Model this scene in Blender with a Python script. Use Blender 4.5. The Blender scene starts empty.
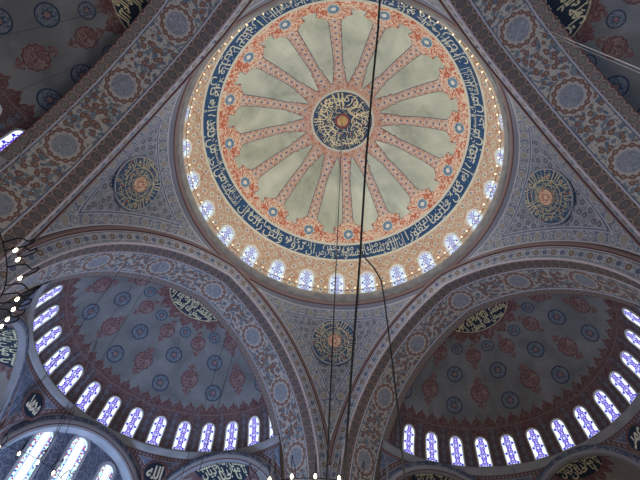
import bpy, math, random, unicodedata
from math import pi, sin, cos, atan2, asin, acos, sqrt, radians as rad, degrees
from mathutils import Vector, Matrix
random.seed(7)
SC = bpy.context.scene
COL = SC.collection

# ------------------------------------------------------------------ camera
CAM = Vector((-9.802, -9.995, 1.6)); AZ, EL, ROLL, FPX = 0.8642, 1.0177, 0.1032, 474.2
_f = Vector((cos(AZ)*cos(EL), sin(AZ)*cos(EL), sin(EL)))
_r = Vector((sin(AZ), -cos(AZ), 0)); _u = _r.cross(_f)
CR = _r*cos(ROLL)+_u*sin(ROLL); CU = -_r*sin(ROLL)+_u*cos(ROLL)
cd = bpy.data.cameras.new('camera'); co = bpy.data.objects.new('camera', cd); COL.objects.link(co)
cd.sensor_fit = 'HORIZONTAL'; cd.sensor_width = 36.0; cd.lens = 36.0*FPX/640; cd.clip_end = 300
m = Matrix((CR, CU, -_f)).transposed().to_4x4(); m.translation = CAM
co.matrix_world = m; SC.camera = co
def project(P):
    d = Vector(P)-CAM; z = d.dot(_f)
    if z <= 0.01: return (-999, -999)
    return (320+FPX*d.dot(CR)/z, 240-FPX*d.dot(CU)/z)
def ray(x, y):
    return (_f+CR*(x-320)/FPX-CU*(y-240)/FPX).normalized()
def at_z(x, y, z):
    v = ray(x, y); return CAM+v*((z-CAM.z)/v.z)
def inframe(P, mg=6):
    x, y = project(P); return -mg < x < 640+mg and -mg < y < 480+mg

# ------------------------------------------------------------------ object helpers
def link(name, me, mat=None, parent=None):
    o = bpy.data.objects.new(name, me); COL.objects.link(o)
    if mat is not None:
        for mm in (mat if isinstance(mat, (list, tuple)) else [mat]): me.materials.append(mm)
    if parent is not None: o.parent = parent
    return o
def tag(o, label=None, cat=None, group=None, kind=None):
    if label: o['label'] = label
    if cat: o['category'] = cat
    if group: o['group'] = group
    if kind: o['kind'] = kind
    return o
def empty(name, loc=(0, 0, 0), rz=0.0):
    o = bpy.data.objects.new(name, None); COL.objects.link(o); o.location = loc; o.rotation_euler = (0, 0, rz)
    o.empty_display_size = .3
    return o
def copy_tree(o, parent=None):
    c = o.copy(); COL.objects.link(c)
    if parent is not None: c.parent = parent
    for ch in list(o.children): copy_tree(ch, c)
    return c
class MB:
    """collects vertices / faces / uvs of one mesh"""
    def __init__(s): s.v = []; s.f = []; s.uv = []; s.mi = []; s.uv2 = []
    def grid(s, P, nu, nv, UV=None, closed=False, mi=0, UV2=None, flip=False):
        b = len(s.v)
        for j in range(nv):
            for i in range(nu):
                s.v.append(P(i, j)); s.uv.append(UV(i, j) if UV else (0, 0)); s.uv2.append(UV2(i, j) if UV2 else (0, 0))
        for j in range(nv-1):
            for i in range(nu-1+(1 if closed else 0)):
                k = (i+1) % nu
                q = (b+j*nu+i, b+j*nu+k, b+(j+1)*nu+k, b+(j+1)*nu+i)
                s.f.append(q[::-1] if flip else q); s.mi.append(mi)
    def tube(s, pts, r, n=8, mi=0, closed=False, cap=True):
        pts = [Vector(p) for p in pts]; b = len(s.v); N = len(pts); up = None
        for i, p in enumerate(pts):
            t = (pts[(i+1) % N]-pts[i-1]) if closed else (pts[min(i+1, N-1)]-pts[max(i-1, 0)])
            t.normalize()
            if up is None: up = Vector((0, 0, 1)) if abs(t.z) < .9 else Vector((1, 0, 0))
            a = t.cross(up).normalized(); up = a.cross(t).normalized()
            rr = r[i] if isinstance(r, (list, tuple)) else r
            for k in range(n):
                w = 2*pi*k/n
                s.v.append(p+(a*cos(w)+up*sin(w))*rr); s.uv.append((k/n, i)); s.uv2.append((0, 0))
        for i in range(N if closed else N-1):
            for k in range(n):
                j = (i+1) % N; l = (k+1) % n
                s.f.append((b+i*n+k, b+i*n+l, b+j*n+l, b+j*n+k)); s.mi.append(mi)
        if cap and not closed:
            s.f.append(tuple(b+k for k in range(n))[::-1]); s.mi.append(mi)
            s.f.append(tuple(b+(N-1)*n+k for k in range(n))); s.mi.append(mi)
    def lathe(s, c, prof, n=16, mi=0):
        c = Vector(c); b = len(s.v)
        for r, z in prof:
            for k in range(n):
                w = 2*pi*k/n; s.v.append(c+Vector((r*cos(w), r*sin(w), z))); s.uv.append((k/n, z)); s.uv2.append((0, 0))
        for i in range(len(prof)-1):
            for k in range(n):
                l = (k+1) % n
                s.f.append((b+i*n+k, b+i*n+l, b+(i+1)*n+l, b+(i+1)*n+k)); s.mi.append(mi)
    def box(s, lo, hi, mi=0):
        b = len(s.v)
        for x in (lo[0], hi[0]):
            for y in (lo[1], hi[1]):
                for z in (lo[2], hi[2]): s.v.append((x, y, z)); s.uv.append((x+y, z)); s.uv2.append((0, 0))
        for q in ((0, 1, 3, 2), (4, 6, 7, 5), (0, 4, 5, 1), (2, 3, 7, 6), (0, 2, 6, 4), (1, 5, 7, 3)):
            s.f.append(tuple(b+i for i in q)); s.mi.append(mi)
    def mesh(s, name, smooth=True):
        me = bpy.data.meshes.new(name); me.from_pydata([tuple(v) for v in s.v], [], s.f); 
        l1 = me.uv_layers.new(name='UVMap'); l2 = me.uv_layers.new(name='UV2')
        for p in me.polygons:
            p.material_index = s.mi[p.index]; p.use_smooth = smooth
            for li in p.loop_indices:
                vi = me.loops[li].vertex_index
                l1.data[li].uv = s.uv[vi]; l2.data[li].uv = s.uv2[vi]
        me.update(); return me
    def build(s, name, mat, parent=None, smooth=True):
        return link(name, s.mesh(name, smooth), mat, parent)

# ------------------------------------------------------------------ node DSL
class S:
    def __init__(s, nt, sock): s.nt = nt; s.k = sock
    def _m(s, op, o=None, o2=None, rev=False):
        n = s.nt.nodes.new('ShaderNodeMath'); n.operation = op
        for i, a in enumerate((o, s, o2) if rev else (s, o, o2)):
            if a is None: continue
            if isinstance(a, S): s.nt.links.new(a.k, n.inputs[i])
            else: n.inputs[i].default_value = float(a)
        return S(s.nt, n.outputs[0])
    def __add__(s, o): return s._m('ADD', o)
    __radd__ = __add__
    def __sub__(s, o): return s._m('SUBTRACT', o)
    def __rsub__(s, o): return s._m('SUBTRACT', o, rev=True)
    def __mul__(s, o): return s._m('MULTIPLY', o)
    __rmul__ = __mul__
    def __truediv__(s, o): return s._m('DIVIDE', o)
    def __neg__(s): return s*-1
    def abs(s): return s._m('ABSOLUTE')
    def frac(s): return s._m('FRACT')
    def floor(s): return s._m('FLOOR')
    def sin(s): return s._m('SINE')
    def cos(s): return s._m('COSINE')
    def sqrt(s): return s._m('SQRT')
    def min(s, o): return s._m('MINIMUM', o)
    def max(s, o): return s._m('MAXIMUM', o)
    def atan2(s, o): return s._m('ARCTAN2', o)
    def lt(s, o): return s._m('LESS_THAN', o)
    def gt(s, o): return s._m('GREATER_THAN', o)
    def mod(s, o): return s._m('FLOORED_MODULO', o)
    def cell(s, P): return ((s/P+.5).frac()-.5)*P      # centred repeat
    def near(s, c, w): return (s-c).abs().lt(w)
def length(x, y): return (x*x+y*y).sqrt()
class Mt:
    def __init__(s, name, rough=.75, spec=.25, uvmap='UVMap'):
        s.m = bpy.data.materials.new(name); s.m.use_nodes = True; s.nt = s.m.node_tree
        s.b = s.nt.nodes['Principled BSDF']; s.b.inputs['Roughness'].default_value = rough
        s.b.inputs['Specular IOR Level'].default_value = spec
        s.xy('UVMap')
    def xy(s, mp='UVMap'):
        u = s.nt.nodes.new('ShaderNodeUVMap'); u.uv_map = mp
        q = s.nt.nodes.new('ShaderNodeSeparateXYZ'); s.nt.links.new(u.outputs[0], q.inputs[0])
        if mp == 'UVMap': s.u, s.v = S(s.nt, q.outputs[0]), S(s.nt, q.outputs[1])
        return S(s.nt, q.outputs[0]), S(s.nt, q.outputs[1])
    def comb(s, x, y):
        c = s.nt.nodes.new('ShaderNodeCombineXYZ')
        for i, a in enumerate((x, y)):
            if isinstance(a, S): s.nt.links.new(a.k, c.inputs[i])
            else: c.inputs[i].default_value = a
        return c.outputs[0]
    def noise(s, x, y, sc, det=2, dist=0, rough=.5):
        n = s.nt.nodes.new('ShaderNodeTexNoise'); n.noise_dimensions = '2D'
        s.nt.links.new(s.comb(x, y), n.inputs['Vector'])
        n.inputs['Scale'].default_value = sc; n.inputs['Detail'].default_value = det; n.inputs['Distortion'].default_value = dist
        n.inputs['Roughness'].default_value = rough
        return S(s.nt, n.outputs[0])
    def voro(s, x, y, sc, rnd=1.0, feat='F1'):
        n = s.nt.nodes.new('ShaderNodeTexVoronoi'); n.voronoi_dimensions = '2D'; n.feature = feat
        s.nt.links.new(s.comb(x, y), n.inputs['Vector']); n.inputs['Scale'].default_value = sc
        n.inputs['Randomness'].default_value = rnd
        if feat == 'DISTANCE_TO_EDGE': return S(s.nt, n.outputs['Distance']), None
        q = s.nt.nodes.new('ShaderNodeSeparateXYZ'); s.nt.links.new(n.outputs['Color'], q.inputs[0])
        return S(s.nt, n.outputs['Distance']), S(s.nt, q.outputs[0])
    def mix(s, f, a, b):
        n = s.nt.nodes.new('ShaderNodeMix'); n.data_type = 'RGBA'; n.clamp_factor = True
        for i, x in ((0, f), (6, a), (7, b)):
            if isinstance(x, S): s.nt.links.new(x.k, n.inputs[i])
            elif i == 0: n.inputs[0].default_value = x
            else: n.inputs[i].default_value = (*x, 1)
        return S(s.nt, n.outputs[2])
    def lay(s, base, *ls):
        c = base
        for f, col in ls: c = s.mix(f, c, col)
        return c
    def out(s, c, emit=None, es=0, bump=None):
        if isinstance(c, S): s.nt.links.new(c.k, s.b.inputs['Base Color'])
        else: s.b.inputs['Base Color'].default_value = (*c, 1)
        if emit is not None:
            if isinstance(emit, S): s.nt.links.new(emit.k, s.b.inputs['Emission Color'])
            else: s.b.inputs['Emission Color'].default_value = (*emit, 1)
            s.b.inputs['Emission Strength'].default_value = es
        return s.m
def plain(name, col, rough=.6, metal=0, spec=.3):
    t = Mt(name, rough, spec); t.b.inputs['Metallic'].default_value = metal; return t.out(col)

# ------------------------------------------------------------------ materials
def flower(x, y, r, n=6, amp=.25):
    """signed value <0 inside a petalled disc"""
    a = y.atan2(x); return length(x, y)-r*(1+amp*(a*n).cos())
GOLD = (.62, .56, .36); NAVY = (.012, .04, .11); CREAM = (.6, .52, .4)
t = Mt('aged olive plaster', .9)
n1 = t.noise(t.u, t.v, .35, 6, .4); n2 = t.noise(t.u, t.v, 2.2, 4)
M_plaster = t.out(t.mix((n2-.35)*1.2, t.mix((n1-.3)*2.2, (.3, .33, .265), (.57, .61, .505)), (.46, .49, .39)))
def scroll_mat(name, bg, line, sc, w, blue=(.05, .1, .2), bf=.16, cell=.9):
    t = Mt(name, .8)
    n = t.noise(t.u, t.v, sc, 1.5, 1.2); k = ((n*3.0).frac()-.5).abs().lt(w)
    v, c = t.voro(t.u, t.v, cell); fl = v.lt(bf)
    return t.out(t.lay(bg, (k, line), (fl, (.62, .56, .45)), (v.lt(bf*.55), blue)))
M_border = scroll_mat('red scrollwork border', (.62, .5, .38), (.44, .11, .055), 2.3, .21, cell=.35, bf=.0)
t = Mt('painted rib lattice', .8)
x = t.u; P = .62; y = t.v.cell(P); d = x.abs()/.42+y.abs()/(P*.5)
n = t.noise(t.u, t.v, 4.2, 1, 1.)
M_rib = t.out(t.lay((.52, .42, .34), (((n*3).frac()-.5).abs().lt(.22), (.42, .15, .09)), (d.near(.95, .13), (.6, .52, .42)),
        (d.lt(.46), (.6, .54, .45)), (d.lt(.33), (.04, .08, .2)), ((t.u.abs()-.3).abs().lt(.02), (.3, .25, .25))))
t = Mt('salmon drum arabesque', .8)
n = t.noise(t.u, t.v, 2.6, 1.5, 1.4); cx = t.u.cell(1.39); cy = (t.v+.0).cell(.95); 
cx2 = (t.u+.695).cell(1.39); cy2 = (t.v+.475).cell(.95)
f1 = flower(cx, cy, .13, 4, .3); f2 = flower(cx2, cy2, .13, 4, .3)
dm = (cx.abs()/.695+cy.abs()/.475)
M_drum = t.out(t.lay((.46, .38, .29), (((n*3.2).frac()-.5).abs().lt(.17), (.36, .17, .11)), (dm.near(1., .06), (.34, .26, .2)),
        (f1.lt(.08), (.6, .5, .38)), (f2.lt(.08), (.6, .5, .38)), (f1.lt(0.), (.16, .2, .26)), (f2.lt(0.), (.2, .26, .25))))
t = Mt('navy inscription ground', .6)
n = t.noise(t.u, t.v, 3., 2, .8)
M_navy = t.out(t.mix((n-.45)*4, (.008, .045, .125), (.016, .075, .175)))
M_navy2 = plain('dark navy ground', (.008, .02, .04), .6)
t = Mt('navy with fine gold vine', .6)
n = t.noise(t.u, t.v, 1.7, 1, 1.6); v, c = t.voro(t.u, t.v, 1.6)
M_navyvine = t.out(t.lay((.012, .05, .12), (((n*2.6).frac()-.5).abs().lt(.07), (.22, .23, .17)), (v.lt(.13), (.25, .09, .05))))
M_gold = plain('gilt lettering', (.62, .55, .33), .5)
M_cream = plain('cream lettering', (.66, .63, .5), .6)
M_dimgold = plain('dull gold lettering', (.36, .33, .22), .6)
M_gold2 = plain('pale yellow lettering', (.58, .53, .33), .6)
M_bandgold = plain('pale gold inscription', (.5, .5, .4), .6)
M_palestroke = plain('pale stone fillet', (.5, .5, .42), .7)
M_whiteline = plain('pale moulding', (.36, .36, .4), .7)
M_pinkline = plain('pinkish pale moulding', (.4, .35, .38), .7)
M_outline = plain('blue grey outline', (.1, .12, .16), .8)
M_redline = plain('dark red moulding', (.12, .035, .035), .7)
t = Mt('grey marble cornice', .5, .4)
n = t.noise(t.u, t.v, 1.3, 5, .3)
M_cornice = t.out(t.mix((n-.3)*2, (.085, .085, .095), (.16, .155, .16)))
t = Mt('lamp bulb glow', .3); M_bulb = t.out((.9, .8, .6), (1, .78, .45), 14.0)
M_bulb.cycles.emission_sampling = 'NONE'
t = Mt('small warm lamp glow', .3); M_bulb2 = t.out((.9, .8, .6), (1, .8, .5), 2.2); M_bulb2.cycles.emission_sampling = 'NONE'
M_iron = plain('wrought iron', (.015, .015, .017), .5, .6)
M_wire = plain('steel wire', (.05, .05, .06), .5, .3)
M_litwire = plain('steel wire painted as lit', (.75, .75, .75), .4, .0)  # steel wire catching light, its brightness put into the pale colour
M_black = plain('black cable sheath', (.004, .004, .004), .7)
M_brass = plain('brass boss', (.7, .5, .22), .35, .7)
def roundel_mat(name, rim, fill, pet, cen, R):
    t = Mt(name, .8); r = length(t.u, t.v)/R; a = t.v.atan2(t.u)
    pt = length((t.u/R).abs()*0+1, t.u*0)*0
    n = t.noise(t.u, t.v, 4., 1.5, 1.)
    band = (r-.62+(a*8).cos()*.16).abs().lt(.1)
    return t.out(t.lay(fill, (((n*3).frac()-.5).abs().lt(.16), pet), (band, pet), (r.gt(.86), rim), (r.near(.82, .02), pet), (r.lt(.36), rim), ((r-.27+(a*6).cos()*.05).lt(0.), cen)))
M_rblue = roundel_mat('blue rosette paint', (.025, .045, .085), (.05, .075, .115), (.16, .18, .2), (.22, .14, .13), .6)
M_rdome = roundel_mat('dome rosette paint', (.58, .6, .54), (.02, .075, .2), (.2, .3, .38), (.6, .6, .55), .56)
t = Mt('red medallion paint', .8); n = t.noise(t.u, t.v, 4.2, 1, 1.2); r = length(t.u, t.v)
v2, c2 = t.xy('UV2')
M_rred = t.out(t.lay((.14, .068, .066), (((n*3.2).frac()-.5).abs().lt(.16), (.26, .205, .195)), (v2.gt(.9), (.12, .045, .048))))
M_rosred = roundel_mat('terracotta rosette', (.2, .05, .04), (.28, .09, .06), (.5, .36, .26), (.5, .36, .26), .62)

# pendentive: UVMap=(arc s on +x arch, dist), UV2=(arc s on +y arch, dist), ring distance in UV3
def pend_mat():
    t = Mt('blue grey pendentive painting', .8)
    s1, d1 = t.u, t.v; s2, d2 = t.xy('UV2')
    u3 = t.nt.nodes.new('ShaderNodeUVMap'); u3.uv_map = 'UV3'
    q = t.nt.nodes.new('ShaderNodeSeparateXYZ'); t.nt.links.new(u3.outputs[0], q.inputs[0])
    s3, d3 = S(t.nt, q.outputs[0]), S(t.nt, q.outputs[1])
    g = t.nt.nodes.new('ShaderNodeNewGeometry')
    c1 = d1.lt(d2); s = s1*c1+s2*(1-c1); d = d1.min(d2)
    c3 = d3.lt(d); s = s3*c3+s*(1-c3); d = d3.min(d)
    # field: packed small roundels on pale vines
    fv, fc = t.voro(s3, d3, 1.85, .5); n = t.noise(s3, d3, 2.2, 1, .8)
    field = t.lay((.15, .165, .2), (((n*2.5).frac()-.5).abs().lt(.13), (.22, .23, .26)), (fv.lt(.41), (.24, .25, .285)), (fv.lt(.35), (.08, .097, .135)), (fv.lt(.12), (.2, .17, .16)))
    # border band .42..1.35 : chain of roundels
    cx = s.cell(.74); cy = d-.78; r = length(cx, cy); par = ((s/.74+.5).floor()).mod(2)
    n2 = t.noise(s, d, 3.2, 1, 1.)
    band = t.lay((.09, .112, .16), (((n2*2.5).frac()-.5).abs().lt(.13), (.24, .25, .29)), (r.lt(.29), (.26, .27, .29)), (r.lt(.24), t.mix(par, (.14, .155, .19), (.19, .18, .175))), (flower(cx, cy, .12, 6, .3).lt(0.), t.mix(par, (.24, .24, .25), (.2, .185, .165))))
    c = t.mix(d.gt(1.12), band, field)
    c = t.lay(c, (d.near(1.12, .035), (.27, .28, .33)), (d.near(1.2, .045), (.07, .09, .14)), (d.near(1.28, .035), (.25, .26, .31)), (d.near(.4, .05), (.3, .3, .34)), (d.lt(.33), (.12, .13, .17)))
    return t.out(c)
M_pend = pend_mat()
t = Mt('red chevron moulding', .75)     # u along, v across (0..w)
z = ((t.u/.34).frac()-.5).abs()*.34; k = ((t.v+z)*9.0).frac().gt(.5)
M_chev = t.out(t.lay((.09, .05, .05), (k, (.17, .135, .135)), (t.v.lt(.1), (.06, .02, .022)), (t.v.gt(.36), (.06, .02, .022))))
t = Mt('leaf band of arch face', .8)
P = 1.26; cx = t.u.cell(P); cy = t.v-.47; r = length(cx, cy); cx2 = (t.u+P/2).cell(P); r2 = length(cx2*.9, cy)
n = t.noise(t.u, t.v, 2.4, 1, 1.); wv = (cy-(t.u*(2*pi/P)).sin()*.22).abs().lt(.035); wv2 = (cy+(t.u*(2*pi/P)).sin()*.22).abs().lt(.035)
M_face = t.out(t.lay((.15, .17, .22), (((n*2.2).frac()-.5).abs().lt(.12), (.28, .29, .33)), (wv, (.3, .27, .25)), (wv2, (.3, .27, .25)),
        (r.lt(.25), (.3, .3, .31)), (r.lt(.21), (.11, .085, .08)), (flower(cx, cy, .1, 5, .3).lt(0.), (.2, .16, .13)), (r2.lt(.22), (.3, .31, .35)), (r2.lt(.18), (.08, .1, .16)),
        (t.v.lt(.09), (.36, .36, .4)), (t.v.gt(.86), (.33, .33, .37)), ((t.v-.12).abs().lt(.02), (.1, .06, .08))))
def ring_mat(name, W, bg, rim, fill, P=.631):
    t = Mt(name, .8); cx = t.u.cell(P); cy = t.v-W/2; r = length(cx*.97, cy*(.62/W)); 
    a = (t.u/P); y = ((a*2*pi).cos())*W*.33
    lk = (length((t.u+P/2).cell(P), cy.abs()-W*.46)).near(.16, .035)
    n = t.noise(t.u, t.v, 5, 1, 1.)
    return t.out(t.lay(bg, (((n*2.5).frac()-.5).abs().lt(.1), tuple(q*1.7 for q in bg)), (lk, rim), (r.lt(.285), rim), (r.lt(.235), bg), (r.lt(.2), fill), (flower(cx, cy, .11, 6, .35).lt(0.), tuple(q*1.35 for q in fill)), (flower(cx, cy, .04, 6, .1).lt(0.), bg),
         (t.v.lt(.055), (.1, .035, .035)), (t.v.gt(W-.055), (.1, .035, .035))))
M_ringo = ring_mat('outer ring chain band', .87, (.078, .043, .043), (.2, .155, .13), (.085, .08, .078))
M_ringi = ring_mat('inner ring chain band', .715, (.105, .056, .054), (.24, .195, .165), (.135, .125, .115))
def floral_mat():
    t = Mt('floral soffit painting', .8); W = 2.36
    s, v = t.u, t.v-W/2; P = 5.05
    cx = s.cell(P); r = length(cx, v); a = v.atan2(cx); cx2 = (s+P/2).cell(P)
    nx = t.noise(s, t.v, 1.3, 1, 0); ny = t.noise(s+31, t.v+7, 1.3, 1, 0)
    ws, wv = s+(nx-.5)*.5, t.v+(ny-.5)*.5
    n = t.noise(s, t.v, 3.4, 1.5, 1.); lv, lc = t.voro(ws, wv, 3.3, .95); leaf = (lv-(n-.5)*.9).lt(.42)
    n2 = t.noise(s+5, t.v+3, 2.6, 1, 1.4); vine = ((n2*3).frac()-.5).abs().lt(.07)
    fv, fc = t.voro(s+3, t.v+5, 1.75, .85); fo = (fv+(n-.5)*.14); fl = fo.lt(.27)*fc.gt(.42); flc = fo.lt(.12)*fc.gt(.42)
    def chain(x, y, R0, k, ra, ph=0.):
        rr = length(x, y); aa = (y.atan2(x)+ph)*(k/(2*pi)); da = ((aa+.5).frac()-.5)*(2*pi/k)*R0
        return length(da, rr-R0)+(n-.5)*.07
    k1 = chain(cx, v, .93, 13, .15); k2 = chain(cx2, v, .62, 7, .15, .4); k3 = chain(cx2.abs()-.95, v, .62, 8, .12)
    rim = length(cx, v)*(1+.02*(a*10).cos())
    ln = t.noise(s, t.v, 5.5, 1.5, 1.2); lat = ((ln*4).frac()-.5).abs().lt(.15)
    OR, OC, BL, B2 = (.14, .077, .064), (.225, .15, .108), (.125, .15, .175), (.09, .115, .145)
    c = t.lay((.35, .325, .29), (vine, (.16, .13, .11)), (leaf*lc.lt(.8), BL), (leaf*lc.lt(.3), B2), (fl, OR), (flc, OC),
              (k3.lt(.12), OR), (k3.lt(.05), OC), (k2.lt(.17), OR), (k2.lt(.08), OC), ((length(cx, v)-.93).abs().lt(.22), (.33, .3, .27)), ((length(cx, v)-.93).abs().lt(.06), OR), (k1.lt(.155), OR), (k1.lt(.07), OC),
              (rim.lt(.7), (.33, .31, .29)), (rim.lt(.66), (.155, .165, .19)), (rim.lt(.66)*lat, (.28, .29, .31)),
              (v.abs().gt(1.12), (.33, .33, .36)), (v.abs().near(1.08, .025), (.07, .08, .12)))
    return t.out(c)
M_floral = floral_mat()
# semi dome shell: UVMap=(az*R/10 metres at equator, el metres)
R_S = 10.15
def semi_mat():
    t = Mt('half dome plaster and dado', .85)
    az, el = t.u, t.v     # degrees
    mx, my = az*.177*((el*(pi/180)).cos()), el*.177
    n1 = t.noise(az*.15, my, .45, 6, .4); n2 = t.noise(az*.15, my, 3., 3)
    pl = t.mix((n2-.35)*.9, t.mix((n1-.3)*2.2, (.125, .13, .132), (.215, .22, .222)), (.17, .173, .175))
    # scalloped crest: 12.35 deg window pitch, two teeth each
    Pt = 6.18; ca = (az.cell(Pt)).abs()/(Pt/2); par = ((az/Pt).floor()).mod(2)
    n = t.noise(az*.177, my, 3.4, 1, 1.3); sc = ((n*3).frac()-.5).abs()
    top = 27.3+(1-ca)*3.2+(ca*9.4).cos()*.35
    crest = el.lt(top)
    dd = t.lay((.15, .115, .11), (sc.lt(.27), (.105, .045, .045)))
    # blue cartouches between windows
    cw = (az+0.0).mod(12.35)-6.175; cm = cw*.177*.93; cyc = (my-.0).cell(.62); cart = (cm.abs()/.17+cyc.abs()/.3)
    c = t.lay(pl, (crest, dd), ((el-top).abs().lt(.35)*el.gt(27), (.14, .05, .05)), (el.near(25.6, .25), (.16, .12, .115)),
              (cm.abs().lt(.4)*el.lt(24.6), (.075, .055, .062)), (cm.abs().lt(.44)*el.lt(24.6)*sc.lt(.12), (.16, .11, .11)),
              (cart.lt(.95)*el.lt(24.6), (.2, .19, .2)), (cart.lt(.75)*el.lt(24.6), (.07, .1, .16)), (cart.lt(.25)*el.lt(24.6), (.22, .2, .2)))
    return t.out(c)
M_semi = semi_mat()
t = Mt('crown border scroll', .8); n = t.noise(t.u, t.v, 2.4, 1, 1.2)
M_crownred = t.out(t.lay((.12, .055, .053), (((n*3).frac()-.5).abs().lt(.16), (.19, .13, .125))))
t = Mt('grey plaster', .85); n = t.noise(t.u, t.v, .5, 5, .3)
M_exedra = t.out(t.mix((n-.3)*2, (.2, .185, .165), (.28, .26, .235)))
t = Mt('pale grey cornice stone', .7); n = t.noise(t.u, t.v, 1., 4, .3)
M_corn2 = t.out(t.mix((n-.3)*2, (.2, .205, .215), (.27, .27, .285)))
def small_spandrel():
    t = Mt('blue spandrel arabesque', .8); n = t.noise(t.u, t.v, 2.6, 1.5, 1.2); d = t.v.min((t.xy('UV2'))[1])
    cx = t.u.cell(.3); 
    c = t.lay((.085, .105, .16), (((n*3).frac()-.5).abs().lt(.15), (.19, .215, .28)), (d.lt(.42), (.11, .06, .062)), (length(t.u.cell(.3), d-.26).lt(.08), (.22, .19, .19)), (d.lt(.09), (.22, .22, .25)), (d.near(.45, .04), (.2, .2, .24)))
    return t.out(c)
M_spand = small_spandrel()
t = Mt('blue banded small arch', .8); n = t.noise(t.u, t.v, 3, 1, 1)
M_band2 = t.out(t.lay((.22, .22, .235), (t.v.near(.3, .16), (.06, .08, .13)), (t.v.near(.3, .16)*((n*3).frac()-.5).abs().lt(.15), (.19, .2, .25)), (t.v.near(.78, .05), (.1, .045, .05))))
t = Mt('blue floral wall of tympanum', .8); n = t.noise(t.u, t.v, 1.3, 1.5, 1.6); v, c = t.voro(t.u, t.v, 1.1, .6)
M_tymp = t.out(t.lay((.1, .125, .19), (((n*3).frac()-.5).abs().lt(.12), (.19, .22, .3)), (v.near(.36, .05), (.2, .23, .31))))

# glass
def glass_mat(name, W, P, base, dark, mid, es, cr=.17, lat=.05, edge=.045):
    t = Mt(name, .3)
    x, y = t.u, t.v
    cx = x.abs()-W*.5+.0; v2, w2 = t.xy('UV2')   # v2 = signed edge fraction, w2 = distance from foot
    ya = y.cell(P); yb = (y+P/2).cell(P)
    d1 = length(x, ya); P2 = P*1.9; dots = length(x.abs()-W*.38, (y-.1).cell(P2)); zig = ((x.abs()-W*.2)-((y-.1)*(2*pi/P2)).cos()*W*.13).abs()
    d2 = length(x.abs()-W*.2, yb)
    c = t.lay(base, (zig.lt(P*.07), mid), ((d1-P*.36).abs().lt(P*.13), mid), (d2.lt(P*.17), dark), (d1.lt(P*.1), dark), (v2.abs().gt(.93), (.9, .96, 1.)), (dots.lt(P*.25), dark))  # white outer rim paints the bright halo round the glass
    return t.out((.05, .05, .06), c, es)
M_gsemi = glass_mat('violet blue stained glass', .88, .40, (.85, .93, 1.0), (.02, .012, .5), (.1, .045, .5), 1.3)
M_gdome = glass_mat('pale violet stained glass', 1.2, .40, (.6, .72, .8), (.05, .05, .4), (.2, .2, .5), 1.1)
t = Mt('bright multicolour glass', .3); v2, w2 = t.xy('UV2'); vv, cc = t.voro(t.u, t.v, 5.5, .5); vv2, cc2 = t.voro(t.u+9, t.v, 8., .6)
eg = v2.abs().gt(.52)
M_gbig = t.out((.05, .05, .05), t.lay((.9, .97, 1.), (cc.gt(.8)*vv.lt(.3), (.5, .75, .9)), (eg, (.35, .8, .85)), (eg*vv2.lt(.45)*cc2.gt(.4), (.9, .95, .95)), (eg*cc2.lt(.12), (.5, .04, .15)), (eg*cc2.near(.24, .07), (.06, .08, .5)), (v2.abs().near(.52, .05), (.2, .3, .6))), 1.25)
M_frame = plain('white plaster window frame', (.55, .58, .6), .7)
M_frame2 = plain('bluish plaster frame', (.4, .42, .5), .7)
t = Mt('wall plaster', .85); n = t.noise(t.u, t.v, .3, 5, .3)
M_wall = t.out(t.mix((n-.3)*2, (.25, .25, .27), (.34, .34, .36)))
t = Mt('pier tile', .8); v, c = t.voro(t.u, t.v, 1.4, .4)
M_pier = t.out(t.lay((.2, .2, .23), (v.lt(.25), (.1, .12, .2))))
t = Mt('red carpet', .95); v, c = t.voro(t.u, t.v, 1.2, .2)
M_carpet = t.out(t.lay((.28, .05, .04), (v.lt(.3), (.1, .1, .25)), (v.lt(.15), (.45, .35, .2))))

# ------------------------------------------------------------------ Arabic shaping -> meshes
FORM = {}
for cp in list(range(0xFE80, 0xFEFD)):
    dcm = unicodedata.decomposition(chr(cp)).split()
    if len(dcm) >= 2: FORM.setdefault(''.join(chr(int(h, 16)) for h in dcm[1:]), {})[dcm[0].strip('<>')] = chr(cp)
def shape(txt):
    toks = []; i = 0
    while i < len(txt):
        if txt[i:i+2] in FORM and len(txt[i:i+2]) == 2: toks.append(txt[i:i+2]); i += 2
        else: toks.append(txt[i]); i += 1
    out = []
    for k, c in enumerate(toks):
        F = FORM.get(c)
        if not F: out.append(c); continue
        prv = FORM.get(toks[k-1]) if k else None; nxt = FORM.get(toks[k+1]) if k+1 < len(toks) else None
        jp = bool(prv and 'initial' in prv); jn = bool(nxt and 'final' in nxt and 'initial' in F)
        key = 'medial' if jp and jn and 'medial' in F else 'final' if jp and 'final' in F else 'initial' if jn else 'isolated'
        out.append(F.get(key, F.get('isolated', c)))
    return ''.join(out[::-1])
_cache = {}
def text_geo(txt, bold=.0, sp=1.0):
    key = (txt, bold, sp)
    if key not in _cache:
        c = bpy.data.curves.new('tmp', 'FONT'); c.body = shape(txt); c.resolution_u = 2; c.size = 1; c.offset = bold; c.space_character = sp
        o = bpy.data.objects.new('tmp', c); COL.objects.link(o); bpy.context.view_layer.update()
        me = bpy.data.meshes.new_from_object(o.evaluated_get(bpy.context.evaluated_depsgraph_get()))
        vs = [(v.co.x, v.co.y) for v in me.vertices]; fs = [tuple(p.vertices) for p in me.polygons]
        x0 = min(v[0] for v in vs); x1 = max(v[0] for v in vs); y0 = min(v[1] for v in vs); y1 = max(v[1] for v in vs)
        _cache[key] = ([((x-x0)/(x1-x0), (y-y0)/(y1-y0)) for x, y in vs], fs, (x1-x0)/(y1-y0))
        bpy.data.objects.remove(o); bpy.data.curves.remove(c); bpy.data.meshes.remove(me)
    return _cache[key]
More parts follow.
